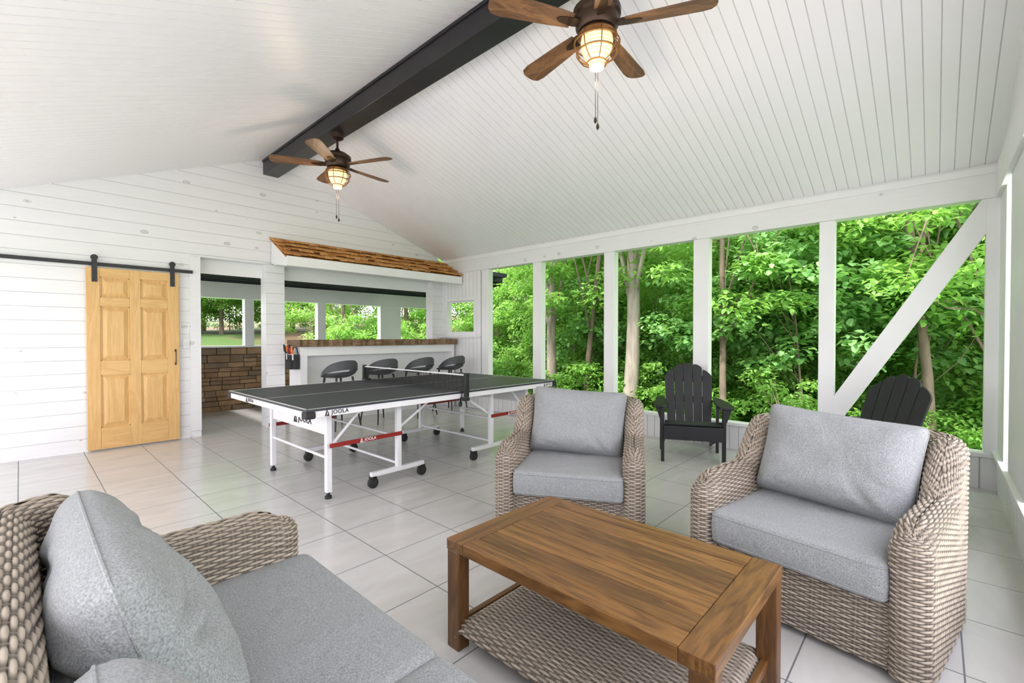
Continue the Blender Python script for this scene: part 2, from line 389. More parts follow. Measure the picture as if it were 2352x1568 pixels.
# ------------------------------------------------------------------ bar room beyond the opening
YW = 8.95
m = MB(); m.box(1.2, 7.0, YW+.03, YW+.18, 0, 1.08)
z = 0.0; rr = random.Random(3)
while z < 1.06:
    h = rr.choice((.07,.09,.11,.13)); h = min(h, 1.08-z); x = 1.2 - rr.random()*.1
    while x < 7.0:
        w = rr.uniform(.14,.36); 
        if rr.random() < .3 and h > .1:
            m.box(max(x,1.2), min(x+w-.008,7), YW-rr.uniform(0,.03), YW+.05, z, z+h*.5-.004, 1+rr.randrange(4))
            m.box(max(x,1.2), min(x+w-.008,7), YW-rr.uniform(0,.03), YW+.05, z+h*.5+.004, z+h-.008, 1+rr.randrange(4))
        else: m.box(max(x,1.2), min(x+w-.008,7), YW-rr.uniform(0,.03), YW+.05, z, z+h-.008, 1+rr.randrange(4))
        x += w
    z += h
st(m.build('wall_bar', [M['grout'], M['st0'], M['st1'], M['st2'], M['st3']], bevel=.006))
m = MB(); m.box(1.06, 1.2, YB+.15, YW+.18, 0, 1.75); m.box(1.06, 1.2, YB+.15, YW+.18, 2.1, 2.5); m.box(1.06,1.2,YB+.15,YB+.35,1.75,2.1)
st(m.build('wall_bar_left_sunblock', M['ship']))  # unseen side wall added to keep sun off the bar room floor
st(MB().box(1.2, 7.05, YW-.05, YW+.2, 1.08, 1.11).build('trim_%d' % k, M['white'], bevel=.004)); k += 1
st(MB().box(1.2, 7.05, YW-.02, YW+.16, 1.93, 2.20).build('trim_%d' % k, M['white'], bevel=.004)); k += 1
for a, b in ((1.3,1.45),(2.71,2.86),(4.01,4.17),(5.40,5.92),(6.75,6.95)):
    st(MB().box(a, b, YW, YW+.14, 1.11, 1.93).build('trim_%d' % k, M['white'], bevel=.004)); k += 1
m = MB()
planks(m, (1.2,YB+.16,2.40), (1,0,0), (0,1,-.10), 2.2, (0,6.1), .16, .055, .03, (0,-.1,-1))
m.box(1.2, 7.3, YB+.16, 9.4, 2.45, 2.58); m.box(1.2,7.3,YW+.165,YW+.18,2.15,2.45); m.box(5.65, 6.95, 6.6, YB+.16, 2.50, 2.58)
st(m.build('ceiling_bar', [M['darkceil'], M['darkgr']], recalc=False))

# ------------------------------------------------------------------ barn door
d = bpy.data.objects.new('door_1', None); C.objects.link(d); d.location = (.50, YB-.045, .015); d['kind'] = 'structure'
DW, DH = .84, 2.03; T_ = .036
m = MB()
for a, b in [(0,.115),(.37,.47),(.725,.84)]: m.box(a, b, -T_/2, T_/2, 0, DH)
m.build('stile', M['pine'], d, bevel=.003)
m = MB()
for a, b in [(0,.24),(.83,.99),(1.60,1.70),(1.93,DH)]:
    for x0, x1 in ((.115,.37),(.47,.725)): m.box(x0, x1, -T_/2, T_/2, a, b)
m.build('rail', M['pineh'], d, bevel=.003)
for (z0, z1) in ((.24,.83),(.99,1.60),(1.70,1.93)):
    for x0, x1 in ((.115,.37),(.47,.725)):
        m = MB(); yo = -T_/2
        m.box(x0, x1, -.002, .010, z0, z1)
        i1, i2 = .016, .055
        A = [(x0+i1,yo+.016,z0+i1),(x1-i1,yo+.016,z0+i1),(x1-i1,yo+.016,z1-i1),(x0+i1,yo+.016,z1-i1),
             (x0+i2,yo+.002,z0+i2),(x1-i2,yo+.002,z0+i2),(x1-i2,yo+.002,z1-i2),(x0+i2,yo+.002,z1-i2)]
        m.add(A, [(0,1,5,4),(1,2,6,5),(2,3,7,6),(3,0,4,7),(4,5,6,7),(0,3,2,1)])
        for a, b, c, e in ((x0,x1,z0,z0+.012),(x0,x1,z1-.012,z1),(x0,x0+.012,z0,z1),(x1-.012,x1,z0,z1)):
            m.box(a, b, yo+.007, yo+.018, c, e)
        m.build('panel', M['pine'], d, bevel=.002)
m = MB(); m.tube([(.80,-T_/2,.93),(.80,-T_/2-.03,.93),(.80,-T_/2-.03,1.09),(.80,-T_/2,1.09)], .005)
m.box(.792,.808,-T_/2-.004,-T_/2,.915,.945); m.box(.792,.808,-T_/2-.004,-T_/2,1.075,1.105)
m.build('door_handle', M['black'], d, smooth=True)
for x in (.07,.775):
    m = MB(); m.box(x-.023, x+.023, -T_/2-.008, -T_/2, 1.87, 2.15)
    T = Matrix.Translation((x,-T_/2-.004,2.14)) @ Matrix.Rotation(PI/2, 4, 'X')
    m.lathe([(.032,-.010),(.032,.010)], n=20, T=T)
    for z in (1.90,1.98): m.lathe([(.01,0),(.01,.01)], n=10, T=Matrix.Translation((x,-T_/2-.006,z)) @ Matrix.Rotation(PI/2,4,'X'))
    m.build('hanger', M['black'], d, smooth=True)
rl = thing('sliding_door_track', 'long black metal track the pine sliding door hangs from', 'door track', (0,YB-.05,2.085))
MB().box(XL+.02, 1.49, .006, .014, -.02, .02).build('rail', M['black'], rl, bevel=.002)
for x in (-.5,.1,.38,.9,1.44):
    MB().lathe([(.012,0),(.012,.034)], n=12, T=Matrix.Translation((x,.05,0)) @ Matrix.Rotation(PI/2,4,'X')).build('spacer', M['black'], rl, smooth=True)
ls = thing('light_switch', 'white light switch plate on the wall between pine door and opening', 'light switch', (1.42,YB,1.19))
MB().box(-.035,.035,-.026,-.019,-.06,.06).build('plate', M['plate'], ls, bevel=.002)
for x in (-.015,.015): MB().box(x-.006,x+.006,-.031,-.025,-.02,.02).build('toggle', M['plate'], ls, bevel=.002)

# ------------------------------------------------------------------ canopy over the bar
cn = thing('bar_canopy', 'small shed roof of cedar shakes with white fascia above the bar', 'canopy', (0,0,0))
cx0, cx1 = 2.43, 5.47; ty, tz, by, bz = YB-.01, 2.67, 6.33, 2.36
P = [(ty,tz-.03),(by,bz-.03),(by,2.22),(by+.03,2.22),(ty,2.30)]
for xx in ((cx0,cx0+.03),(cx1-.03,cx1)):
    m = MB(); m.add([(xx[0],y,z) for y,z in P]+[(xx[1],y,z) for y,z in P], [(0,1,2,3,4),(9,8,7,6,5)]+[(i,(i+1)%5,5+(i+1)%5,5+i) for i in range(5)])
    m.build('end_board', M['white'], cn)
MB().box(cx0+.03, cx1-.03, by+.03, ty, 2.28, 2.295).build('soffit', M['white'], cn)
MB().box(cx0-.01, cx1, by-.02, by+.01, 2.22, 2.35).build('fascia', M['white'], cn, bevel=.003)
m = MB(); dirv = Vector((0,by-ty,bz-tz)); Ls = dirv.length; dirv.normalize(); nv = Vector((0,dirv.z,-dirv.y)); 
if nv.z < 0: nv = -nv
m.add([(cx0-.02,ty,tz-.015),(cx1+.01,ty,tz-.015),(cx1+.01,by,bz-.015),(cx0-.02,by,bz-.015),(cx0-.02,ty,tz-.03),(cx1+.01,ty,tz-.03),(cx1+.01,by,bz-.03),(cx0-.02,by,bz-.03)], [(0,1,2,3),(7,6,5,4),(0,4,5,1),(1,5,6,2),(2,6,7,3),(3,7,4,0)])
rows = 4; rp = Ls/rows
for r_ in range(rows):
    x = cx0-.03
    while x < cx1:
        w = rr.uniform(.07,.16); x1_ = min(x+w-.005, cx1+.015)
        s0 = r_*rp-.03 if r_ else 0; s1 = (r_+1)*rp + rr.uniform(.0,.035)
        a = Vector((0,ty,tz))+dirv*s0+nv*(.004); b = Vector((0,ty,tz))+dirv*s1+nv*(.034+rr.uniform(0,.018))
        th = .020
        vs = []
        for xx in (x, x1_):
            vs += [(xx,a.y,a.z),(xx,b.y,b.z),(xx,(b-nv*th).y,(b-nv*th).z),(xx,(a-nv*.006).y,(a-nv*.006).z)]
        m.add(vs, [(0,1,2,3),(7,6,5,4),(0,4,5,1),(1,5,6,2),(2,6,7,3),(3,7,4,0)], rr.randrange(2))
        x += w
m.build('shingles', [M['shake'], M['shake2']], cn)

# ------------------------------------------------------------------ bar counter
bc = thing('bar_counter', 'white bar counter with live-edge wooden top under the shake canopy', 'bar counter', (4.05,6.72,0))
bx0, bx1 = 2.66-4.05, 5.44-4.05
m = MB(); m.box(bx0, bx0+.10, -.22, .16, 0, 1.13); m.box(bx1-.06, bx1, -.22, .16, 0, 1.13); m.box(bx0+.1, bx1-.06, -.22, .16, 1.0, 1.13)
m.build('frame', M['white'], bc, bevel=.003)
MB().box(bx0+.1, bx1-.06, .02, .14, 0.0, 1.0).build('front_panel', M['white'], bc)
m = MB(); n = 60; top = []; 
for i in range(n+1):
    x = (2.63-4.05) + (5.45-2.63)*i/n
    top.append((x, -.28 + .018*math.sin(i*.9)+.012*math.sin(i*2.3)+rr.uniform(-.004,.004)))
m.prism(top + [(5.45-4.05,.17),(2.63-4.05,.17)], 1.13, 1.225)
m.build('countertop', M['live'], bc, bevel=.008)
tb = thing('tool_pouch', 'black canvas tool pouch hung on the left end of the bar', 'tool bag', (2.64,6.60,.82))
m = MB()
m.prism([(-.055,-.12),(.0,-.13),(.0,.13),(-.055,.12),(-.09,.07),(-.09,-.07)], 0, .2)
m.prism([(-.12,-.07),(-.09,-.085),(-.09,.085),(-.12,.07)], .0, .12)
m.tube([(-.01,-.11,.2),(-.01,-.05,.30),(-.01,.05,.30),(-.01,.11,.2)], .008)
m.build('pouch', M['canvas'], tb, bevel=.008)
for i in range(6):
    y = -.10+.04*i; lean = rr.uniform(-.06,.06)
    tl = thing('hand_tool', ['orange-handled','red-handled','orange-handled','black-handled','red-handled','black-handled'][i]+' hand tool standing in the tool pouch, '+['first','second','third','fourth','fifth','sixth'][i]+' from its near side', 'hand tool', (2.56,6.60+y,.95))
    tl['group'] = 'hand tools in the pouch'
    MB().tube([(0,0,0),(0,lean*.4,.09)], .009).build('shaft', M['steel'], tl, smooth=True)
    MB().tube([(0,lean*.4,.085),(-.015,lean,.13),(-.02,lean*1.5,.19+.02*(i%2))], [.014,.018,.012]).build('handle', M['orange'] if i in (0,2) else (M['red'] if i in (1,4) else M['black']), tl, smooth=True)

# ------------------------------------------------------------------ bar stools
def make_stool():
    t = thing('bar_stool', '', 'bar stool')
    nr, na = 10, 40; V = []; F = []
    for i in range(nr+1):
        q = i/nr
        for j in range(na):
            a = 2*PI*j/na; c, s_ = math.cos(a), math.sin(a); k = (abs(c)**3+abs(s_)**3)**(-1/3)
            z = .715 + .05*q**3 - .035*max(0,c)*q**3*1.4 + .03*max(0,-c)*q**3
            V.append((.205*q*k*c, .215*q*k*s_, z))
    n1 = len(V); V += [(x*.98,y*.98,z-.018) for x,y,z in V]
    for i in range(nr):
        for j in range(na):
            j2 = (j+1)%na; f = (i*na+j, (i+1)*na+j, (i+1)*na+j2, i*na+j2); F.append(f); F.append(tuple(n1+x for x in reversed(f)))
    for j in range(na): j2=(j+1)%na; F.append((nr*na+j, n1+nr*na+j, n1+nr*na+j2, nr*na+j2))
    m = MB(); m.add(V, F); m.build('seat', M['stoolg'], t, smooth=True)
    m = MB(); V = []; F = []; N = 28
    for i in range(N+1):
        a = R(75 + 210*i/N); e = abs(i/N*2-1); rise = (1-e**2.2)
        zc = .75 + .135*rise; hh = .028+.036*rise; x, y = math.cos(a), math.sin(a)
        for dr, dz in ((0,hh),(.018,hh*.6),(.018,-hh),(0,-hh),(-.006,0)):
            r_ = .213+dr+ .02*rise; V.append((x*r_, y*r_*1.04, zc+dz))
    for i in range(N):
        for k_ in range(5): k2=(k_+1)%5; F.append((i*5+k_, i*5+k2, (i+1)*5+k2, (i+1)*5+k_))
    F += [(0,1,2,3,4), tuple(N*5+x for x in (4,3,2,1,0))]
    m.add(V, F); m.build('backrest', M['stoolg'], t, smooth=True)
    for sx in (1,-1):
        for sy in (1,-1):
            MB().tube([(sx*.13,sy*.13,.715),(sx*.16,sy*.16,.40),(sx*.21,sy*.21,0)], [.016,.014,.010], 10).build('leg', M['black'], t, smooth=True)
    MB().tube([(.178*x,.178*y,.27) for x,y in ((1,1),(-1,1),(-1,-1),(1,-1))], .009, 8, closed=True).build('footrest', M['black'], t, smooth=True)
    return t
s0 = make_stool(); sl = ['grey low-back bar stool nearest the tool pouch end of the bar', 'grey low-back bar stool second from the tool pouch end', 'grey low-back bar stool third from the tool pouch end', 'grey low-back bar stool farthest along the bar, by the small window']
for i, (x, a) in enumerate(((3.03,100),(3.69,96),(4.37,98),(5.03,101))):
    o = s0 if i == 0 else copy_tree(s0)
    o.location = (x, 6.12, 0); o.rotation_euler = (0,0,R(a)); o['label'] = sl[i]; o['group'] = 'grey stools along the bar'

# ------------------------------------------------------------------ table tennis table
def text_mesh(body):
    cu = bpy.data.curves.new('t', 'FONT'); cu.body = body; cu.extrude = .02; cu.align_x = 'CENTER'; cu.align_y = 'CENTER'; cu.offset = .012; cu.space_character = 1.08
    o = bpy.data.objects.new('t', cu); C.objects.link(o); bpy.context.view_layer.update()
    me = bpy.data.meshes.new_from_object(o.evaluated_get(bpy.context.evaluated_depsgraph_get()))
    bpy.data.objects.remove(o); bpy.data.curves.remove(cu)
    xs = [v.co.x for v in me.vertices]; ys = [v.co.y for v in me.vertices]; w = max(xs)-min(xs); cxm = (max(xs)+min(xs))/2; cy = (max(ys)+min(ys))/2
    for v in me.vertices: v.co = ((v.co.x-cxm)/w, (v.co.y-cy)/w, v.co.z/w)
    hgt = (max(ys)-min(ys))/w
    bm = bmesh.new(); bm.from_mesh(me)
    def tri(pts):
        vs = [bm.verts.new((x,y,z)) for z in (-.008,.008) for x,y in pts]; n=len(pts)
        bm.faces.new(vs[n:]); bm.faces.new(list(reversed(vs[:n])))
        for i in range(n): bm.faces.new((vs[i],vs[(i+1)%n],vs[n+(i+1)%n],vs[n+i]))
    b = -hgt/2; x = -.82
    tri([(x-.02,b),(x+.10,b+hgt*1.25),(x+.135,b+hgt*.95),(x+.045,b)])
    tri([(x+.075,b),(x+.10,b+hgt*.28),(x+.165,b+hgt*.28),(x+.145,b+hgt*.75),(x+.17,b+hgt*.8),(x+.235,b)])
    bm.to_mesh(me); bm.free()
    for v in me.vertices: v.co.x += .14
    return me
tm = text_mesh('JOOLA')
def put_text(parent, w, loc, rot, mat):
    me = tm.copy(); me.materials.clear(); me.materials.append(mat)
    for v in me.vertices: v.co *= w
    o = bpy.data.objects.new('lettering', me); link(o, parent); o.location = loc; o.rotation_euler = rot
    return o
TTC = (2.845,4.15)
tt = thing('table_tennis_table', 'dark table tennis table with white steel legs and red braces', 'table tennis table', (*TTC,0), R(.6))
HL, HW = 1.475, .86
for s_ in (-1, 1):
    a, b = sorted((s_*.006, s_*HL))
    m = MB(); m.box(a, b, -HW, HW, .742, .76)
    e = s_*HL; L = .7605
    x0, x1 = sorted((e, e-s_*.018)); m.box(x0, x1, -HW+.002, HW-.002, .7598, L, 1)
    for y in (-HW+.002, HW-.020): m.box(a, b, y, y+.018, .7598, L, 1)
    m.box(a, b, -.003, .003, .7598, L, 1)
    m.build('tabletop', [M['tt'], M['ttline']], tt)
    m = MB()
    x0, x1 = sorted((e-s_*.004, e-s_*.03)); m.box(x0, x1, -HW+.004, HW-.004, .694, .742)
    for y in (-HW+.004, HW-.034): m.box(min(a,b)+.01, max(a,b)-.01, y, y+.03, .694, .742)
    x0, x1 = sorted((s_*.02, s_*.05)); m.box(x0, x1, -HW+.03, HW-.03, .694, .742)
    m.build('apron', M['steel'], tt, bevel=.003)
    for y in (-1, 1):
        m = MB(); m.box(*sorted((e+s_*.008, e-s_*.07)), *sorted((y*(HW+.008), y*(HW-.07))), .688, .742); m.build('corner_guard', M['rubber'], tt, bevel=.012)
    xe = s_*1.20
    for y in (-.62, .50):
        m = MB(); m.box(xe-.022, xe+.022, y-.022, y+.022, .05, .70); lg = m.build('leg', M['steel'], tt, bevel=.004)
        MB().lathe([(.026,0),(.026,.02),(.014,.03),(.014,.06)], c=(xe,y,0), n=14).build('foot', M['rubber'], lg, smooth=True)
    pn = MB().box(xe-.008, xe+.008, -.595, .475, .50, .69).build('end_panel', M['steel'], tt, bevel=.003)
    if s_ < 0: put_text(pn, .26, (xe-.010, -.18, .572), (PI/2,0,-PI/2), M['black'])
    for y in (-.66, .58):
        xc = s_*.58
        m = MB(); m.box(xc-.022, xc+.022, y-.022, y+.022, .10, .70); m.build('support_post', M['steel'], tt, bevel=.004)
        m = MB(); m.box(xc-.27, xc+.27, y-.02, y+.02, .095, .135); m.build('base_rail', M['steel'], tt, bevel=.004)
        for dx in (-.25, .25):
            m = MB(); T = Matrix.Translation((xc+dx,y,.045)) @ Matrix.Rotation(PI/2,4,'X')
            m.lathe([(.03,-.02),(.045,-.014),(.045,.014),(.03,.02)], n=20, T=T)
            cs = m.build('caster', M['rubber'], tt, smooth=True)
            MB().box(xc+dx-.02, xc+dx+.02, y-.03, y-.024, .04, .1).box(xc+dx-.02, xc+dx+.02, y+.024, y+.03, .04, .1).box(xc+dx-.02, xc+dx+.02, y-.03, y+.03, .085, .1).build('fork', M['rubber'], cs)
        x0, x1 = sorted((xe, xc)); yo = y-.03
        m = MB(); m.bar((x0-.02, yo, .43), (x1+.02, yo, .43), .012, .034)
        br = m.build('red_brace', M['red'], tt, bevel=.003); br['label'] = 'red steel brace'
        if y < 0: put_text(br, .11, ((x0+x1)/2, yo-.008, .43), (PI/2,0,0), M['ttline'])
        MB().bar((xe, y+.03, .40), (xe-s_*.28, y+.03, .68), .012, .022).build('strut', M['steel'], tt, bevel=.003)
        MB().bar((xc, y+.03, .45),(xc-s_*.36,y+.03,.67),.012,.022).build('strut', M['steel'], tt, bevel=.003)
    for p0, p1 in (((s_*.58,-.66,.40),(s_*.58,.58,.40)), ((s_*.58,-.66,.16),(s_*.58,.58,.16)), ((xe,-.62,.32),(xe,.50,.32))):
        MB().tube([p0,p1], .012).build('crossbar', M['steel'], tt, smooth=True)
put_text(tt, .14, (-1.24, -HW+.002, .718), (PI/2,0,0), M['black'])
put_text(tt, .11, (1.32, -HW+.002, .718), (PI/2,0,0), M['black'])
put_text(tt, .14, (-HL+.002, .28, .718), (PI/2,0,-PI/2), M['black'])
nt_ = thing('table_tennis_net', 'black mesh net with white top tape clamped across the table', 'net', (*TTC,.76), R(.6))
m = MB(); NW = .915
for i in range(125): y = -NW+2*NW*i/124; m.box(-.0012,.0012,y-.0020,y+.0020,.004,.15)
for i in range(13): z = .006+.144*i/12; m.box(-.0012,.0012,-NW,NW,z-.0014,z+.0014)
m.build('mesh', M['netm'], nt_)
MB().box(-.004,.004,-NW,NW,.150,.162).build('tape', M['ttline'], nt_)
for y in (-1,1):
    m = MB(); m.box(-.02,.02,y*NW-.018,y*NW+.018,-.05,.175); m.box(-.03,.03,*sorted((y*(HW-.06),y*(NW+.014))),-.085,-.075+.02); m.box(-.03,.03,*sorted((y*(HW-.05),y*(NW+.014))),.002,.014)
    m.lathe([(.006,-.15),(.018,-.14),(.018,-.11),(.006,-.10),(.006,-.06)], c=(0,y*(HW-.03),0), n=12)
    m.build('net_post', M['black'], nt_, bevel=.003)

# ------------------------------------------------------------------ ceiling fans
def make_fan():
    t = thing('ceiling_fan', '', 'ceiling fan')
    MB().lathe([(.03,-.07),(.065,-.05),(.07,0)], n=24).build('mounting_cup', M['bronze'], t, smooth=True)
    MB().lathe([(.013,-.24),(.013,-.05)], n=12).build('downrod', M['bronze'], t, smooth=True)
    MB().lathe([(.05,-.385),(.11,-.375),(.13,-.35),(.13,-.30),(.145,-.285),(.145,-.25),(.10,-.215),(.035,-.20),(.02,-.16)], n=32).build('motor_housing', M['bronze'], t, smooth=True)
    for i in range(5):
        a = R(6.9+72*i); T = Matrix.Rotation(a,4,'Z') @ Matrix.Translation((0,0,-.345)) @ Matrix.Rotation(R(11),4,'X')
        poly = [(.17,-.05),(.30,-.062),(.60,-.078),(.655,-.07),(.68,-.04),(.685,0),(.68,.04),(.655,.07),(.60,.078),(.30,.062),(.17,.05)]
        m = MB(); m.prism(poly, -.004, .004); 
        b = m.build('blade', M['blade'], t, bevel=.002); b.matrix_local = T
        ir = [(.10,-.02),(.16,-.03),(.25,-.018),(.27,0),(.25,.018),(.16,.03),(.10,.02)]
        m = MB(); m.prism(ir, -.011, .011); m.build('blade_iron', M['bronze'], b, bevel=.002)
    MB().lathe([(.06,-.385),(.11,-.39),(.12,-.405),(.10,-.42),(.05,-.38)], n=32).build('light_fitter', M['copper'], t, smooth=True)
    MB().lathe([(.092,-.41),(.098,-.44),(.092,-.49),(.072,-.535),(.045,-.56),(.048,-.575),(.042,-.60),(.01,-.605)], n=32).build('glass_shade', M['glow'], t, smooth=True)
    m = MB(); 
    for rr_, z in ((.138,-.45),(.122,-.51),(.06,-.568)):
        m.tube([(rr_*math.cos(2*PI*k/28), rr_*math.sin(2*PI*k/28), z) for k in range(28)], .005, 6, closed=True)
    for k in range(8):
        a = 2*PI*k/8; c, s_ = math.cos(a), math.sin(a)
        m.tube([(r*c, r*s_, z) for r, z in ((.112,-.405),(.132,-.42),(.140,-.45),(.128,-.505),(.095,-.548),(.060,-.57))], .0035, 6)
    m.build('cage', M['copper'], t, smooth=True)
    for x, L in ((.012,.93),(-.014,.90)):
        m = MB(); m.tube([(x,.0,-.60),(x,.0,-L)], .0018, 6); m.lathe([(.004,0),(.010,.012),(.008,.03),(.003,.04)], c=(x,0,-L-.04), n=10)
        m.build('pull_chain', M['bronze'], t, smooth=True)
    return t
f0 = make_fan(); f0.location = (RX,1.545,3.53); f0['label'] = 'nearer ceiling fan with lit lantern, above the coffee table'; f0['group'] = 'fans on the ridge beam'
f1 = dup(f0, 'farther ceiling fan with lit lantern, above the table tennis table', (RX,4.91,3.53), 0)
for y in (1.545, 4.91):
    l = bpy.data.lights.new('fan_bulb', 'POINT'); l.energy = 6; l.color = (1,.80,.58); l.shadow_soft_size = .06
    o = bpy.data.objects.new('fan_bulb', l); C.objects.link(o); o.location = (RX,y,2.84)

# ------------------------------------------------------------------ wicker
ROW, STK = .0108, .038
def weave(name, P, U, V, closed, parent, row=.013, stake=.04, amp=.0040, flip=False):
    dU = (np.roll(P,-1,1)-np.roll(P,1,1)) if closed else np.gradient(P, axis=1)
    dV = np.gradient(P, axis=0)
    N = np.cross(dU, dV); N /= (np.linalg.norm(N, axis=2, keepdims=True)+1e-12)
    if flip: N = -N
    k = np.floor(V/row); fr = V/row-k
    prof = np.sqrt(np.clip(1-(2*fr-1)**2, 0, 1)); over = np.cos(PI*(U/stake+k))
    strand = prof*(.68+.40*over)
    su = U/stake; ds = np.abs(su-np.round(su))/.14
    hs = .42*np.sqrt(np.clip(1-ds**2, 0, 1))
    h = np.maximum(strand, hs)
    Q = P + N*(h[...,None]*amp*1.9-amp*.8)
    nv, nu = h.shape
    rnd = np.modf(np.abs(np.sin(k*12.9898)*43758.5))[0]*.65+.35*np.modf(np.abs(np.sin(k*7.1+np.floor(U/stake/9+k*.37)*78.233)*43758.5))[0]
    i = np.arange(nv-1)[:,None]; j = np.arange(nu if closed else nu-1)[None,:]; j2 = (j+1) % nu
    F = np.stack([i*nu+j, i*nu+j2, (i+1)*nu+j2, (i+1)*nu+j], -1).reshape(-1,4)
    if flip: F = F[:,::-1]
    return fast(name, Q.reshape(-1,3), F, M['wick'], parent, {'wh': ('POINT', h.ravel()), 'wr': ('POINT', rnd.ravel())})
def wicker_shell(name, W, D, parent, tau=.07, Harm=.60, Hback=.82, rc=.13, lean=.07):
    xf = D/2-tau; yw = W/2-tau; xb = -D/2+tau
    l1 = xf-(xb+rc); l2 = rc*PI/2; l3 = 2*(yw-rc); L = 2*l1+2*l2+l3
    def cen(a):
        x = np.zeros_like(a); y = np.zeros_like(a); nx = np.zeros_like(a); ny = np.zeros_like(a)
        s1 = a <= l1; x[s1] = xf-a[s1]; y[s1] = yw; ny[s1] = 1
        s2 = (a > l1)&(a <= l1+l2); t = (a[s2]-l1)/rc; x[s2] = xb+rc-rc*np.sin(t); y[s2] = yw-rc+rc*np.cos(t); nx[s2] = -np.sin(t); ny[s2] = np.cos(t)
        s3 = (a > l1+l2)&(a <= l1+l2+l3); x[s3] = xb; y[s3] = yw-rc-(a[s3]-l1-l2); nx[s3] = -1
        s4 = (a > l1+l2+l3)&(a <= L-l1); t = (a[s4]-l1-l2-l3)/rc; x[s4] = xb+rc-rc*np.cos(t); y[s4] = -yw+rc-rc*np.sin(t); nx[s4] = -np.cos(t); ny[s4] = -np.sin(t)
        s5 = a > L-l1; x[s5] = xb+rc+(a[s5]-(L-l1)); y[s5] = -yw; ny[s5] = -1
        return x, y, nx, ny
    T = 2*L+2*PI*tau; N = 2*round(T/STK/2); stake = T/N; nu = N*6
    u = np.arange(nu)*T/nu
    a = np.zeros(nu); ox = np.zeros(nu); oy = np.zeros(nu)
    A = u < L; a[A] = u[A]
    B = (u >= L)&(u < L+PI*tau); a[B] = L
    Cc = (u >= L+PI*tau)&(u < 2*L+PI*tau); a[Cc] = 2*L+PI*tau-u[Cc]
    E = u >= 2*L+PI*tau; a[E] = 0
    x, y, nx, ny = cen(a)
    ox[A] = nx[A]; oy[A] = ny[A]; ox[Cc] = -nx[Cc]; oy[Cc] = -ny[Cc]
    al = (u[B]-L)/tau; ox[B] = np.sin(al); oy[B] = -np.cos(al)
    al = (u[E]-(2*L+PI*tau))/tau; ox[E] = np.sin(al); oy[E] = -np.cos(al)
    s = np.minimum(a, L-a)
    t = np.clip((s-.40)/.22, 0, 1); t = t*t*(3-2*t)
    H = Harm+(Hback-Harm)*t - .045*np.clip(1-s/.10,0,1)**2
    z0 = .03; vt = (H-tau-z0)+tau*PI/2
    nv = int(.90/.0021); w = np.linspace(0,1,nv)[:,None]
    V = w*vt[None,:]; zs = (H-tau-z0)[None,:]
    ph = np.clip((V-zs)/tau, 0, PI/2)
    rho = np.where(V > zs, np.cos(ph)**.8, 1.0); Z = np.where(V > zs, z0+zs+tau*np.sin(ph), z0+V)
    rho = np.maximum(rho, .01)
    back = np.clip((xb+rc+.2-x)/.33, 0, 1)[None,:]
    X = x[None,:]+ox[None,:]*tau*rho - back*lean*(Z/.8)**2
    Y = y[None,:]+oy[None,:]*tau*rho
    P = np.stack([X,Y,Z], -1)
    return weave(name, P, np.broadcast_to(u[None,:], V.shape), V, True, parent, ROW, stake)
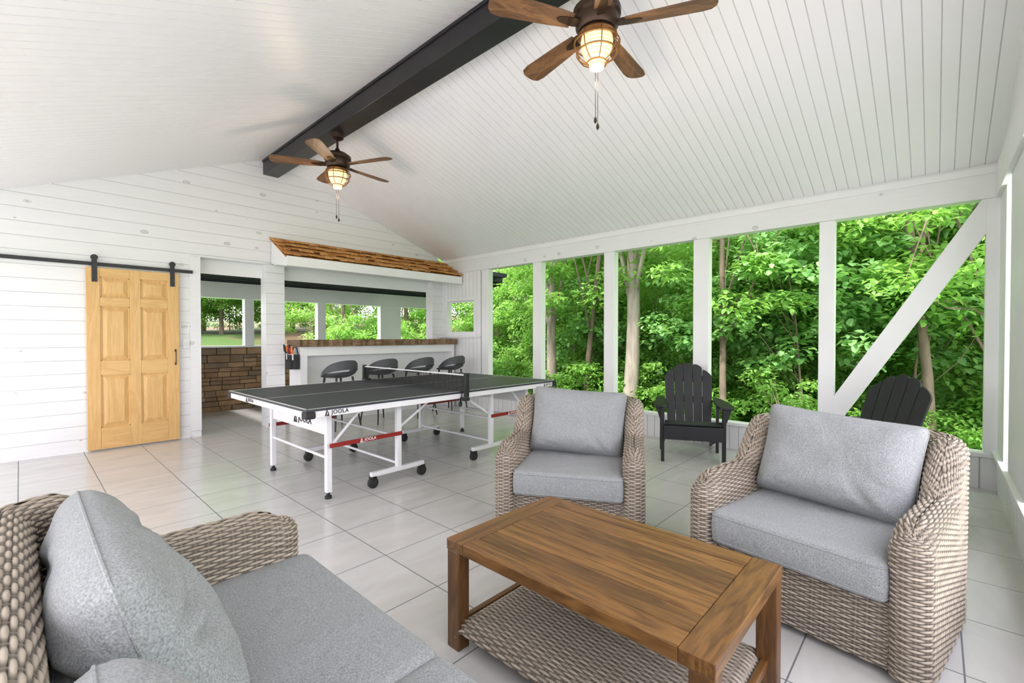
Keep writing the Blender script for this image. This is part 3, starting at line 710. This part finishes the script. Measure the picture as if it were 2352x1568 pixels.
def cushion(name, c, h, mat, parent, tilt=0, k=5, axis=0, wr=.006, seed=0, n=44, roll=0, edge=.14, pe=4.0, pp=.55, wedge=.22, drop=0, creases=(), seam=True):
    bm = bmesh.new(); bmesh.ops.create_cube(bm, size=2); bmesh.ops.subdivide_edges(bm, edges=bm.edges, cuts=n, use_grid_fill=True)
    oth = [i for i in range(3) if i != axis]; o0, o1 = oth
    def shape(p):
        s2 = (abs(p[o0])**k+abs(p[o1])**k)**(1/k); e = min(1, max(abs(p[o0]), abs(p[o1])))
        f2 = (e/s2 if s2 > 1e-6 else 1)
        q = p.copy(); q[o0] = p[o0]*f2; q[o1] = p[o1]*f2
        if abs(p[axis]) > .999: q[axis] = math.copysign(edge+(1-edge)*(1-e**pe)**pp, p[axis])
        else:
            q[axis] = p[axis]*edge; g_ = 1+.012*(1-p[axis]**2); q[o0] *= g_; q[o1] *= g_
        for a_ in oth:
            b_ = oth[1] if a_ == oth[0] else oth[0]
            q[a_] *= 1-.045*(1-abs(p[b_])**2)*(1 if axis == 0 else .15)
        pos = Vector((q.x*h[0], q.y*h[1], q.z*h[2]))
        w_ = noise.noise(pos*4+Vector((seed,0,0)))*wr*1.8 + noise.noise(pos*10+Vector((0,seed,0)))*wr*.8
        rid = 1-abs(noise.noise(Vector((pos.x*6,pos.y*3.5,pos.z*9))+Vector((seed,3,1))))*2.2
        w_ -= wr*.9*max(0,rid-.72)*3*(max(abs(p[o0]),abs(p[o1])))**2
        for (cy, cz, ang, ln, dp) in creases:
            dy, dz = pos.y-cy, pos.z-cz; u_ = dy*math.cos(ang)+dz*math.sin(ang); v_ = -dy*math.sin(ang)+dz*math.cos(ang)
            w_ -= dp*math.exp(-(v_/.016)**2)*math.exp(-(u_/ln)**2)-dp*.5*math.exp(-((abs(v_)-.035)/.02)**2)*math.exp(-(u_/ln)**2)
        pos[axis] += w_*(1 if q[axis] > 0 else -1)*max(0,1-e**8)
        if axis == 0:
            zz = pos.z/h[2]; pos.x *= 1.05-wedge*zz
            pos.z -= drop*max(0,zz)*abs(pos.y/h[1])**3
        return pos
    for v in bm.verts:
        p = v.co.copy()
        for a_ in oth: p[a_] = math.copysign(1-(1-abs(p[a_]))**1.5, p[a_])
        v.co = shape(p)
    me = bpy.data.meshes.new(name); bm.to_mesh(me); bm.free(); me.materials.append(mat)
    me.polygons.foreach_set('use_smooth', [True]*len(me.polygons))
    o = bpy.data.objects.new(name, me); link(o, parent); o.location = c; o.rotation_euler = (roll, tilt, 0)
    if seam:
        pts = []; lv = (0,) if axis == 0 else (.93,-.93)
        for l_ in lv:
            pts = []
            for i in range(96):
                a = 8*i/96; sd = int(a//2); f = a-2*sd-1
                f = math.copysign(1-(1-abs(f))**1.3, f)
                p = Vector((0,0,0)); p[o0], p[o1] = ((f,1),(1,-f),(-f,-1),(-1,f))[sd]; p[axis] = l_
                pts.append(shape(p))
            MB().tube(pts, .0038, 6, closed=True).build('piping', mat, o, smooth=True)
    return o
def make_seat(name, label, cat, W, D, ncush, loc, rotz, group=None, Harm=.60, Hback=.82, backs=None, lean=.07, cf=0.0, sz=.365, cre=None):
    t = thing(name, label, cat, loc, rotz, group); tau = .064
    wicker_shell('wicker_shell', W, D, t, tau, Harm, Hback, lean=lean)
    iw = W-4*tau
    nu = int(iw/.006); nv = 126
    u = np.linspace(0, iw, nu)[None,:]*np.ones((nv,1)); v = np.linspace(0,.27,nv)[:,None]*np.ones((1,nu))
    P = np.stack([np.full_like(u, D/2-.045)-.02*(v/.27), u-iw/2, v+.03], -1)
    weave('front_panel', P, u, v, False, t, ROW, STK)
    MB().box(-D/2+.12, D/2-.075, -iw/2-.01, iw/2+.01, .22, .28).build('seat_deck', M['barkd'], t)
    cw = iw/ncush
    for i in range(ncush):
        yc = -iw/2+cw*(i+.5)
        x0, x1 = -D/2+.17, D/2-.005+cf
        cushion('seat_cushion', ((x0+x1)/2, yc, sz), ((x1-x0)/2, cw/2+.002, .085), M['fabric'], t, k=26, axis=2, seed=i*3, wr=.005, edge=.74, pe=14, pp=.5)
        dx, dz, hx, hz, tl_, ro, wg, dp, sy = (backs or [(0,0,.125,.235,-15,0,.2,0,0)]*ncush)[i]
        cushion('back_cushion', (-.150+dx, yc+sy, .66+dz), (hx, cw/2-abs(sy), hz), M['fabric'], t, tilt=R(tl_), roll=R(ro), k=18, axis=0, seed=i*7+2, wr=.013, wedge=wg, drop=dp, edge=.16, pe=4.5, pp=.6, creases=(cre or [()]*ncush)[i])
    for x in (D/2-.08, -D/2+.1):
        for y in (W/2-.09, -W/2+.09):
            MB().lathe([(.02,0),(.022,.035)], c=(x,y,0), n=12).build('foot', M['black'], t)
    return t
ch = make_seat('wicker_armchair', 'wicker armchair with grey cushions at right, beside the coffee table', 'armchair', .93, .88, 1, (2.65,.395,0), R(171), 'wicker armchairs', backs=[(0,.0,.130,.235,-16,-3,.2,0,0)], cre=[((.18,-.16,2.3,.10,.010),(-.2,-.15,.8,.10,.009))])
dup(ch, 'wicker armchair with grey cushions between coffee table and table tennis table', (2.64,1.85,0), R(208))
make_seat('wicker_sofa', 'two-seat wicker sofa with grey cushions in the left foreground', 'sofa', 1.97, .84, 2, (.34,.985,0), 0, Harm=.61,
          backs=[(-.085,-.015,.115,.20,-13,0,.40,.05,-.025),(-.03,.0,.120,.23,-16,-3,.44,.03,.0)], lean=.03, cf=.02, sz=.352,
          cre=[((.1,.05,.3,.15,.012),(-.1,-.05,1.0,.12,.01)),((-.30,.05,.15,.12,.020),(-.33,-.02,-.3,.10,.016),(.1,.12,-.25,.22,.010),(-.05,-.1,.5,.2,.008))])

# ------------------------------------------------------------------ coffee table
ct = thing('coffee_table', 'stained wooden coffee table with woven lower shelf', 'coffee table', (1.545,.945,0))
TX, TY = .345, .54; b = .10
m = MB(); 
for sx in (-1,1): m.box(*sorted((sx*TX, sx*(TX-.085))), -TY+b, TY-b, .405, .45, 0)
npk = 5; w = (2*(TX-.087))/npk
for i in range(npk): x = -TX+.087+w*i; m.box(x+.002, x+w-.002, -TY+b+.0015, TY-b-.0015, .415, .4475, (1,2,0,1,2)[i])
m.box(-TX+.08, TX-.08, -TY+b-.01, TY-b+.01, .41, .44, 3)
m.build('tabletop', [M['teak0'],M['teak1'],M['teak2'],M['black']], ct, bevel=.003)
for sy in (-1,1):
    MB().box(-TX, TX, *sorted((sy*TY, sy*(TY-b+.001))), .405, .45).build('end_board', M['teakx'], ct, bevel=.003)
for sx in (-1,1):
    for sy in (-1,1):
        MB().box(*sorted((sx*(TX-.002), sx*(TX-.062))), *sorted((sy*(TY-.002), sy*(TY-.072))), 0, .405).build('leg', M['teakz'], ct, bevel=.004)
for sy in (-1,1): MB().box(-TX+.06, TX-.06, *sorted((sy*(TY-.03), sy*(TY-.055))), .085, .115).build('shelf_rail', M['teakx'], ct, bevel=.003)
sw, sh = TX-.005, TY-.05
L1 = 2*sw; rad = .045; nv = int((L1+PI*rad)/.0021)
v = np.linspace(0, L1-2*rad+PI*rad, nv); xx = np.zeros(nv); zz = np.zeros(nv)
for i, q in enumerate(v):
    if q < PI*rad/2: a_ = q/rad; xx[i] = -sw+rad-rad*math.cos(a_); zz[i] = .11-rad+rad*math.sin(a_)
    elif q < PI*rad/2+L1-2*rad: xx[i] = -sw+rad+(q-PI*rad/2); zz[i] = .11
    else: a_ = (q-PI*rad/2-L1+2*rad)/rad; xx[i] = sw-rad+rad*math.sin(a_); zz[i] = .11-rad+rad*math.cos(a_)
nu = int(2*sh/.006); u = np.linspace(0, 2*sh, nu)
edge = np.clip(np.minimum(u, 2*sh-u)/.05, 0, 1)
P = np.stack([xx[:,None]*np.ones((1,nu)), np.ones((nv,1))*(u-sh)[None,:], zz[:,None]+.014-.03*(1-edge[None,:])**2], -1)
weave('woven_shelf', P, np.ones((nv,1))*u[None,:], v[:,None]*np.ones((1,nu)), False, ct, ROW, STK, flip=True)

# ------------------------------------------------------------------ adirondack chairs
def make_adi():
    t = thing('adirondack_chair', '', 'chair')
    for s_ in (-1,1):
        m = MB(); m.box(.30,.38, s_*.29-.015, s_*.29+.015, 0, .56); m.build('front_leg', M['poly'], t, bevel=.004)
        m = MB(); m.bar((.36,s_*.262,.33), (-.50,s_*.262,.05), .022, .11); m.build('side_rail', M['poly'], t, bevel=.004)
        m = MB(); m.box(-.22,-.14, s_*.295-.012, s_*.295+.012, 0, .56); m.build('rear_leg', M['poly'], t, bevel=.004)
        m = MB(); pl = [(.42,-.05),(.43,.0),(.42,.075),(.36,.09),(.1,.08),(-.2,.05),(-.32,.03),(-.32,-.02),(-.1,-.045),(.3,-.06)]
        m.prism([(x, s_*y+s_*.29) for x,y in pl], .56, .585); m.build('arm', M['poly'], t, bevel=.006)
        m = MB(); m.prism([(0,0),(.055,0),(0,-.16)], -.011, .011, T=Matrix.Translation((.34, s_*.307,.56)) @ Matrix.Rotation(0 if s_>0 else PI,4,'Z') @ Matrix.Rotation(PI/2,4,'Z') @ Matrix.Rotation(PI/2,4,'X')); m.build('arm_bracket', M['poly'], t)
    m = MB()
    for i in range(6):
        f = i/5; x = .36-.50*f; z = .40-.165*f; m.bar((x,-.27,z),(x,.27,z), .075, .02, up=(.3,0,1))
    m.build('seat', M['poly'], t, bevel=.004)
    m = MB(); m.box(.385,.405,-.28,.28,.235,.375); m.build('front_apron', M['poly'], t, bevel=.004)
    m = MB(); base = Vector((-.10,0,.24)); dr = Vector((-.36,0,.93)).normalized(); nn = Vector((dr.z,0,-dr.x))
    hts = [.68,.76,.785,.76,.68]
    for i in range(5):
        c = i-2; y0 = c*.090; y1 = c*.103; wb, wt = .0415, .049; H_ = hts[i]
        pts = [(y0-wb,0),(y0+wb,0)]
        for k_ in range(13):
            a = PI*k_/12; xx_ = math.cos(a); pts.append((y1+wt*xx_, H_-.035+.035*math.sin(a)**.8 - c*xx_*.020))
        T = Matrix(((0,dr.x,nn.x,base.x),(1,dr.y,nn.y,base.y),(0,dr.z,nn.z,base.z),(0,0,0,1)))
        m.prism(pts, -.01, .01, T=T)
    m.build('backrest', M['poly'], t, bevel=.002)
    for q, ww in ((.36,.235),(.60,.225)):
        p = base+dr*q-nn*.022; MB().bar((p.x,-ww,p.z),(p.x,ww,p.z), .022, .07, up=tuple(dr)).build('back_brace', M['poly'], t, bevel=.003)
    return t
ad = make_adi(); ad.location = (4.94,1.95,0); ad.rotation_euler = (0,0,R(206)); ad['label'] = 'black slatted outdoor chair standing between the two wicker armchairs'; ad['group'] = 'black slatted outdoor chairs'
dup(ad, 'black slatted outdoor chair half hidden behind the right wicker armchair', (4.55,.42,0), R(142))

# ------------------------------------------------------------------ outdoors
def gz(x, y):
    return -.55 + .14*max(0, min(y,23)-9.8) + .03*max(0,y-23) + .42*max(0, x-13)*max(0,min(1,(22-y)/6)) + .05*max(0,x-8)
n = 90; xs = np.linspace(-40,70,n); ys = np.linspace(-40,70,n)
V = [(x,y,gz(x,y)+.12*noise.noise(Vector((x*.3,y*.3,0)))) for y in ys for x in xs]
F = [(j*n+i, j*n+i+1, (j+1)*n+i+1, (j+1)*n+i) for j in range(n-1) for i in range(n-1)]
st(fast('ground', V, F, M['ground']))
m = MB(); m.box(-12, XL-.12, -12, 9, -.45, -.13); m.box(XL-.12, 6, -12, YF-.14, -.45, -.13)
st(m.build('light_bounce_slab', M['bounce']))  # unseen reflector slab added to throw neutral sunlight up onto the ceiling
def leaves(name, nleaf, clusters, size, mat, parent, seed=1, wide=.55):
    g = np.random.default_rng(seed); cl = np.array([c[:3] for c in clusters]); cr = np.array([c[3] for c in clusters])
    idx = g.integers(0, len(cl), nleaf); dv = g.normal(size=(nleaf,3)); dv /= np.linalg.norm(dv,axis=1,keepdims=True)
    rad = g.random(nleaf)**.45
    p = cl[idx] + dv*(cr[idx]*rad)[:,None]*np.array([1,1,.5])
    az = np.arctan2(dv[:,1],dv[:,0])+g.normal(0,.9,nleaf); el = g.normal(-.35,.4,nleaf)
    D = np.stack([np.cos(az)*np.cos(el), np.sin(az)*np.cos(el), np.sin(el)],1)
    Sd = np.stack([-np.sin(az), np.cos(az), g.normal(0,.3,nleaf)],1); Sd /= np.linalg.norm(Sd,axis=1,keepdims=True)
    Nn = np.cross(D,Sd); s = size*g.uniform(.55,1.3,nleaf)[:,None]; w = s*wide*.5
    V = np.stack([p, p+D*s*.32+Sd*w+Nn*w*.3, p+D*s*.7+Sd*w*.75+Nn*w*.25, p+D*s, p+D*s*.7-Sd*w*.75+Nn*w*.25, p+D*s*.32-Sd*w+Nn*w*.3],1).reshape(-1,3)
    b = np.arange(nleaf)[:,None]*6
    F = np.concatenate([b+np.array([0,1,2,3]), b+np.array([0,3,4,5])],0)
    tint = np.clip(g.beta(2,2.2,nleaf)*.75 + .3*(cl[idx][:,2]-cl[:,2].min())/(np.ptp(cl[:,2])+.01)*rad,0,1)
    return fast(name, V, F, mat, parent, {'tint': ('FACE', np.concatenate([tint,tint]))}, smooth=False)
def ell_clusters(n, c, r, cr, seed):
    g = random.Random(seed); out = []
    while len(out) < n:
        v = Vector((g.uniform(-1,1),g.uniform(-1,1),g.uniform(-1,1)))
        if v.length > 1 or v.length < .35: continue
        out.append((c[0]+v.x*r[0], c[1]+v.y*r[1], c[2]+v.z*r[2], cr*g.uniform(.6,1.25)))
    return out
def tree(name, seed, H, r, bend, crown, nleaf, ncl, cr, size, bark, leaf, branches, wide=.55):
    t = thing(name, '', 'tree' if 'tree' in name else 'shrub'); g = random.Random(seed)
    pts = []; N = 12
    for i in range(N+1):
        f = i/N; pts.append((bend*math.sin(f*3.2+seed)*f+.06*math.sin(f*9+seed), bend*math.cos(f*2.7+seed)*f*.8-bend*.8*f*math.cos(seed)*.5, H*f-.1))
    cls = ell_clusters(ncl, *crown, cr, seed)
    m = MB(); m.tube(pts, [r*(1-.65*i/N)*(1.25 if i == 0 else 1) for i in range(N+1)], 10)
    for k_ in range(branches):
        i = g.randrange(int(N*.25), N); c = cls[g.randrange(len(cls))]; p = Vector(pts[i]); q = Vector(c[:3]); mid = p.lerp(q,.5)+Vector((0,0,-.15+g.uniform(0,.3)))
        m.tube([p, p.lerp(mid,.5)+Vector((g.uniform(-.05,.05),)*3), mid, mid.lerp(q,.6)+Vector((g.uniform(-.1,.1),0,.05)), q], [r*.35,r*.28,r*.22,r*.14,r*.06], 6)
    m.build('trunk' if 'tree' in name else 'stem', bark, t, smooth=True)
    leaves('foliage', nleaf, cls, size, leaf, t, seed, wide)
    return t
kinds = {
 'tall': tree('forest_tree', 3, 7.5, .125, .25, ((0,0,5.2),(2.0,2.0,2.2)), 10000, 54, .50, .11, M['barkl'], M['leafa'], 12),
 'dark': tree('forest_tree', 8, 6.5, .055, .6, ((0,0,4.0),(1.5,1.5,2.3)), 9000, 50, .44, .10, M['barkd'], M['leafa'], 14),
 'broad': tree('sapling_tree', 5, 3.8, .024, .35, ((0,0,2.6),(1.2,1.2,1.5)), 3000, 44, .34, .12, M['barkd'], M['leafb'], 12, .8),
 'full': tree('forest_tree', 12, 7.0, .10, .3, ((0,0,3.9),(2.1,2.1,3.6)), 18000, 110, .52, .105, M['barkd'], M['leafa'], 14),
 'thicket': tree('thicket_tree', 31, 4.6, .022, .4, ((0,0,2.3),(1.25,1.25,2.2)), 9000, 84, .40, .095, M['barkl'], M['leafa'], 14),
 'shrub': tree('woodland_shrub', 9, 1.0, .02, .2, ((0,0,.65),(1.0,1.0,.55)), 4200, 30, .36, .085, M['barkd'], M['leafc'], 7),
 'bush': tree('leafy_shrub', 14, 1.6, .02, .25, ((0,0,1.1),(.8,.8,.9)), 3600, 34, .32, .095, M['barkd'], M['leafa'], 10),
}
used = set()
def plant(kind, x, y, s, rz, label, group):
    o = kinds[kind]
    if kind in used: o = copy_tree(o)
    used.add(kind)
    o.location = (x, y, gz(x,y)-.02); o.rotation_euler = (0,0,rz); o.scale = (s,s,s); o['label'] = label
    if group: o['group'] = group
    elif 'group' in o: del o['group']
plant('tall', 8.3, 6.45, 1.0, .3, 'tall pale-barked tree seen in the screen bay left of centre', None)
plant('tall', 8.0, 4.37, 1.2, 2.0, 'thick pale trunk seen between the third and fourth screen posts', None)
plant('dark', 8.2, 5.43, 1.2, 1.0, 'slim crooked dark-trunked tree between the two pale trunks', None)
plant('dark', 8.0, 2.52, 1.1, 2.6, 'dark crooked tree behind the upright black outdoor chair', None)
plant('dark', 8.6, .12, 1.25, 4.0, 'dark-trunked tree behind the diagonal white brace', None)
plant('dark', 8.0, -.42, 1.0, 5.2, 'slim dark tree at the far right end of the screens', None)
g = random.Random(21)
for i, (x, y, s) in enumerate([(8.4,1.5,.95),(8.9,.3,1.0),(8.6,3.3,.8),(9.2,-1.3,1.0),(9.6,2.1,1.1),(9.0,5.9,.8)]):
    plant('broad', x, y, s, g.uniform(0,6), 'young broad-leaved tree close outside the screens', 'broad-leaved saplings outside the screens')
for i in range(20):
    y = -4.0+i*.78+g.uniform(-.3,.3); x = g.choice((8.2,8.9,9.6))+g.uniform(-.3,.3)
    plant('bush' if i % 3 == 1 else 'shrub', x, y, g.uniform(.7,1.1), g.uniform(0,6), 'green undergrowth shrub below the woods outside the screens', 'undergrowth outside the screens')
for i in range(17):
    y = -5.0+i*1.05+g.uniform(-.3,.3); x = 10.2+g.uniform(-.6,.5)
    plant('thicket', x, y, g.uniform(.9,1.15), g.uniform(0,6), 'slender many-branched tree in the bright thicket beyond the screens', 'bright thicket beyond the screens')
for x, y, s, kd in [(12.4,9.6,1,'full'),(12.6,7,1,'full'),(12.4,4.4,.95,'full'),(12.6,1.9,1.05,'full'),(12.3,-.4,1,'full'),(12.5,-2.9,1,'full'),(12.3,-5.4,1,'full'),(12.6,12,1.1,'full'),
      (15.4,9.5,1.2,'full'),(15.4,6.2,1.2,'full'),(15.4,3.0,1.2,'full'),(15.4,.2,1.2,'full'),(15.4,-2.9,1.2,'full'),(15.4,-6,1.2,'full'),(15.4,13,1.2,'full'),(19,8,1.4,'full'),(19,4,1.4,'full'),(19,0,1.4,'full'),(19,-4,1.4,'full'),(19,12,1.4,'full'),(19,16,1.4,'full'),(14,-9,1.3,'full')]:
    plant(kd, x, y, s, g.uniform(0,6), 'dense green tree in the woods beyond the screens', 'woods beyond the screens')
for x, y, s, kd in [(7.4,14.5,.8,'full'),(9.3,13.6,.8,'full'),(10.2,17,1.0,'full'),(12.2,15.2,.9,'tall'),(8.3,19,1.0,'full'),(3.4,25,1.0,'full'),(5.1,24,.95,'full'),(6.7,25.5,1.0,'full'),(8.4,24,1.0,'full'),(10.2,26,1.1,'full'),(12.4,24,1.2,'full'),(16.3,22,1.3,'full'),(2.0,30,1.3,'full'),(4.6,30,1.4,'full'),(7.2,31,1.4,'full'),(9.9,32,1.4,'full'),(13.5,29,1.4,'full'),(19.5,27,1.5,'full')]:
    plant(kd, x, y, s, g.uniform(0,6), 'green tree beyond the lawn behind the bar', 'trees behind the bar')
for i in range(8):
    plant('thicket', 4.0+i*1.15, 27.5+g.uniform(-.5,.5), 1.2, g.uniform(0,6), 'slender green tree at the far edge of the lawn', 'tree line at the far edge of the lawn')
for x, y in ((7.8,12.3),(9.0,11.4),(10,12.6),(6.6,13.2),(7.6,13.8)):
    plant('bush', x, y, 1.0, g.uniform(0,6), 'low green shrub on the slope behind the bar', 'shrubs behind the bar')

# ------------------------------------------------------------------ light, world, camera
wd = bpy.data.worlds.new('sky'); S.world = wd; wd.use_nodes = True; wt = wd.node_tree
bg = wt.nodes['Background']; bg.inputs[1].default_value = 3.5
tc = wt.nodes.new('ShaderNodeTexCoord'); sp = wt.nodes.new('ShaderNodeSeparateXYZ'); cr = wt.nodes.new('ShaderNodeValToRGB')
wt.links.new(tc.outputs['Generated'], sp.inputs[0]); wt.links.new(sp.outputs[2], cr.inputs[0]); wt.links.new(cr.outputs[0], bg.inputs[0])
cr.color_ramp.elements[0].color = (.98,.945,1,1); cr.color_ramp.elements[1].color = (.86,.87,1,1)
sun = bpy.data.lights.new('sun', 'SUN'); sun.energy = 6.0; sun.angle = R(6); sun.color = (1,.95,.90)
so = bpy.data.objects.new('sun', sun); C.objects.link(so)
so.rotation_euler = Vector((-.60,.02,.80)).to_track_quat('Z','Y').to_euler()
cam = bpy.data.cameras.new('camera'); co = bpy.data.objects.new('camera', cam); C.objects.link(co)
cam.sensor_width = 36; cam.lens = 1050/2352*36; cam.clip_start = .02; cam.clip_end = 400
co.location = (0,0,1.29); co.rotation_euler = (R(90-.76), 0, R(-47.13)); S.camera = co
S.view_settings.view_transform = 'Standard'; S.view_settings.look = 'None'; S.view_settings.exposure = 0.50
